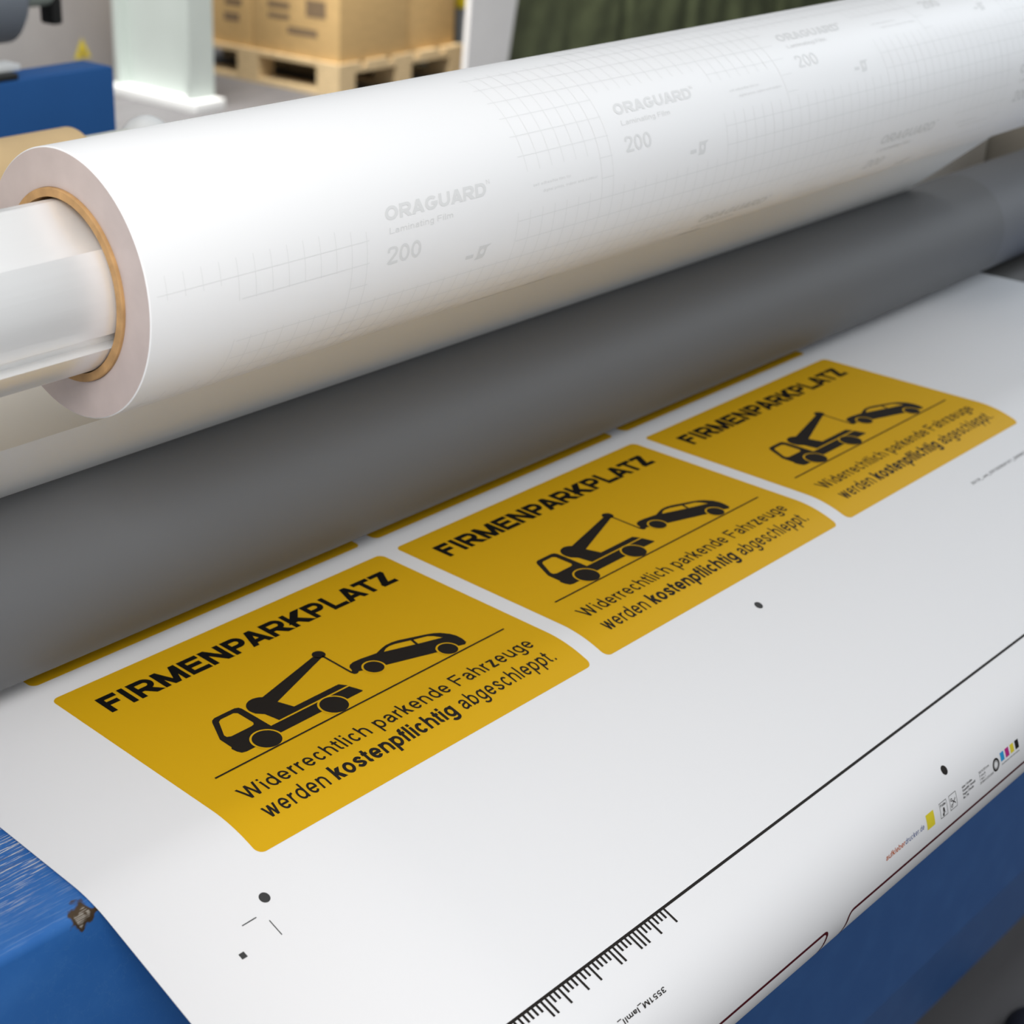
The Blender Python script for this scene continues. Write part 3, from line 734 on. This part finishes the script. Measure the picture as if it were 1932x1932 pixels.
# grey cabinet with a warning triangle
cb = empty('grey_cabinet', (9.0, 14.3, FZ), 'grey machine cabinet with yellow warning triangle behind the blue beam', 'cabinet')
box('cabinet_body', (7.4, 13.8, FZ), (10.5, 15.0, 0.6), M_cab, cb, 0.02)
bm = bmesh.new(); t0 = [(9.56, -1.80), (9.76, -1.80), (9.66, -1.60)]
f = bm.faces.new([bm.verts.new((x, 13.795, z)) for x, z in t0]); from_bm('warning_triangle', bm, M_warn, cb, None, label='yellow warning triangle')
bm = bmesh.new(); t0 = [(9.625, -1.775), (9.695, -1.775), (9.66, -1.69)]
f = bm.faces.new([bm.verts.new((x, 13.790, z)) for x, z in t0]); from_bm('triangle_symbol', bm, M_boxink, cb, None)

# steel column with base plate
co = empty('steel_column', (9.6, 12.3, FZ), 'pale green painted steel H column on a white base plate', 'column')
box('base_plate', (9.40, 11.66, FZ), (9.76, 13.05, FZ+0.10), M_whitepl, co, 0.01, label='white base plate')
bm = bmesh.new()
box_bm(bm, (9.45, 11.80, FZ+0.10), (9.745, 11.86, 4.0)); box_bm(bm, (9.45, 12.90, FZ+0.10), (9.745, 12.96, 4.0)); box_bm(bm, (9.585, 11.86, FZ+0.10), (9.615, 12.90, 4.0))
from_bm('column_section', bm, M_colm, co, 30)

# pallet
pal = empty('wooden_pallet', (11.8, 12.5, FZ), 'wooden pallet on the floor under brown cartons', 'pallet')
PX0, PY0, PX1, PY1, PH = 10.87, 11.27, 12.67, 13.97, 0.324
for xx in (PX0, (PX0+PX1)/2-0.11, PX1-0.22):
    box('bottom_board', (xx, PY0, FZ), (xx+0.22, PY1, FZ+0.05), M_wood, pal)
for xx in (PX0, (PX0+PX1)/2-0.11, PX1-0.22):
    for yy in (PY0, (PY0+PY1)/2-0.16, PY1-0.32):
        box('block', (xx, yy, FZ+0.05), (xx+0.22, yy+0.32, FZ+0.225), M_wood, pal)
for yy in (PY0, (PY0+PY1)/2-0.16, PY1-0.32): box('stringer_board', (PX0, yy, FZ+0.225), (PX1, yy+0.32, FZ+0.275), M_wood, pal)
for k in range(5): 
    xx = PX0+k*(PX1-PX0-0.3)/4; box('deck_board', (xx, PY0, FZ+0.275), (xx+0.3, PY1, FZ+PH), M_wood, pal)
# cartons
def carton(x0, y0, x1, y1, z0, z1, label):
    t = empty('carton', ((x0+x1)/2, (y0+y1)/2, z0), label, 'carton', 'brown cartons on the wooden pallet')
    box('carton_body', (x0, y0, z0), (x1, y1, z1), M_box, t, 0.012)
    return t
zc = FZ+PH; xm = 11.85
c1 = carton(10.91, 11.31, xm-0.01, 12.57, zc, zc+1.25, 'brown carton on the near corner of the pallet with grey print')
c2 = carton(10.91, 12.59, xm-0.01, 13.90, zc, zc+1.25, 'brown carton on the pallet beside the pale steel column')
c3 = carton(xm+0.01, 11.36, 12.60, 12.57, zc, zc+1.25, 'brown carton on the pallet beside the grey post')
def carton_print(t, x, marks):
    bm = bmesh.new()
    for y0, z0, y1, z1 in marks: bm.faces.new([bm.verts.new((x, y, z)) for y, z in rect(y0, z0, y1, z1)])
    from_bm('carton_print', bm, M_boxink, t, None, label='faded grey print')
carton_print(c1, 10.906, [(11.50, -1.30, 11.78, -1.14), (11.62, -1.49, 11.80, -1.42), (11.80, -1.49, 12.05, -1.42), (12.02, -1.26, 12.34, -1.20), (12.02, -1.36, 12.34, -1.31)])
carton_print(c2, 10.906, [(12.78, -1.46, 13.02, -1.38), (12.74, -1.30, 13.00, -1.24)])

# post, board and green tarpaulin
gp = empty('grey_post', (12.95, 11.3, FZ), 'blue grey post with a yellow clamp beside the cartons', 'post')
box('post', (12.80, 11.45, FZ), (13.06, 11.70, 1.5), M_gpost, gp, 0.02)
box('clamp', (12.79, 11.40, -1.375), (13.02, 11.75, -1.22), M_warn, gp, 0.02, label='yellow clamp')
bm = bmesh.new()
pts = [(12.25, FZ), (12.89, FZ), (13.26, 0.2), (12.36, 0.2)]
a = [bm.verts.new((x, 10.88, z)) for x, z in pts]; b = [bm.verts.new((x+0.02, 10.96, z)) for x, z in pts]
bm.faces.new(a); bm.faces.new(b[::-1])
for i in range(4): bm.faces.new((a[i], b[i], b[(i+1) % 4], a[(i+1) % 4]))
bmesh.ops.recalc_face_normals(bm, faces=bm.faces); bmesh.ops.bevel(bm, geom=bm.edges[:], offset=0.01, segments=1, affect='EDGES')
from_bm('white_board', bm, M_board, None, 30, label='white board standing between grey post and green tarpaulin', category='board')
bm = bmesh.new(); nxx, nz = 160, 14; G = []
folds = [(15.35, 0.09, 0.10), (16.55, 0.07, 0.08), (18.6, 0.06, 0.07), (14.4, 0.04, 0.15), (17.5, 0.03, 0.2), (19.6, 0.05, 0.1)]
for i in range(nxx+1):
    x = 13.25+i*(21.5-13.25)/nxx; col = []
    for k in range(nz+1):
        z = FZ+k*(1.2-FZ)/nz
        y = 11.25+0.02*math.sin(x*5+z*1.3)+0.015*math.sin(x*13-z*4)+0.02*math.sin(z*3+x)
        for fx, amp, wd_ in folds: y += amp*math.exp(-((x-fx-0.05*(z-FZ))/wd_)**2)
        col.append(bm.verts.new((x, y, z)))
    G.append(col)
for i in range(nxx):
    for k in range(nz): bm.faces.new((G[i][k], G[i+1][k], G[i+1][k+1], G[i][k+1]))
bk = [[bm.verts.new((x, 12.6, z)) for z in (FZ, 1.2)] for x in (13.25, 21.5)]
bm.faces.new((bk[0][0], bk[0][1], bk[1][1], bk[1][0]))
bm.faces.new([c[-1] for c in G]+[bk[1][1], bk[0][1]]); bm.faces.new([c[0] for c in G][::-1]+[bk[0][0], bk[1][0]])
bm.faces.new([bk[0][0]]+G[0]+[bk[0][1]]); bm.faces.new([bk[1][1]]+G[-1][::-1]+[bk[1][0]])
bmesh.ops.recalc_face_normals(bm, faces=bm.faces)
from_bm('green_tarpaulin', bm, M_green, None, 50, label='dark green tarpaulin covered stack behind the white film roll', category='tarpaulin')
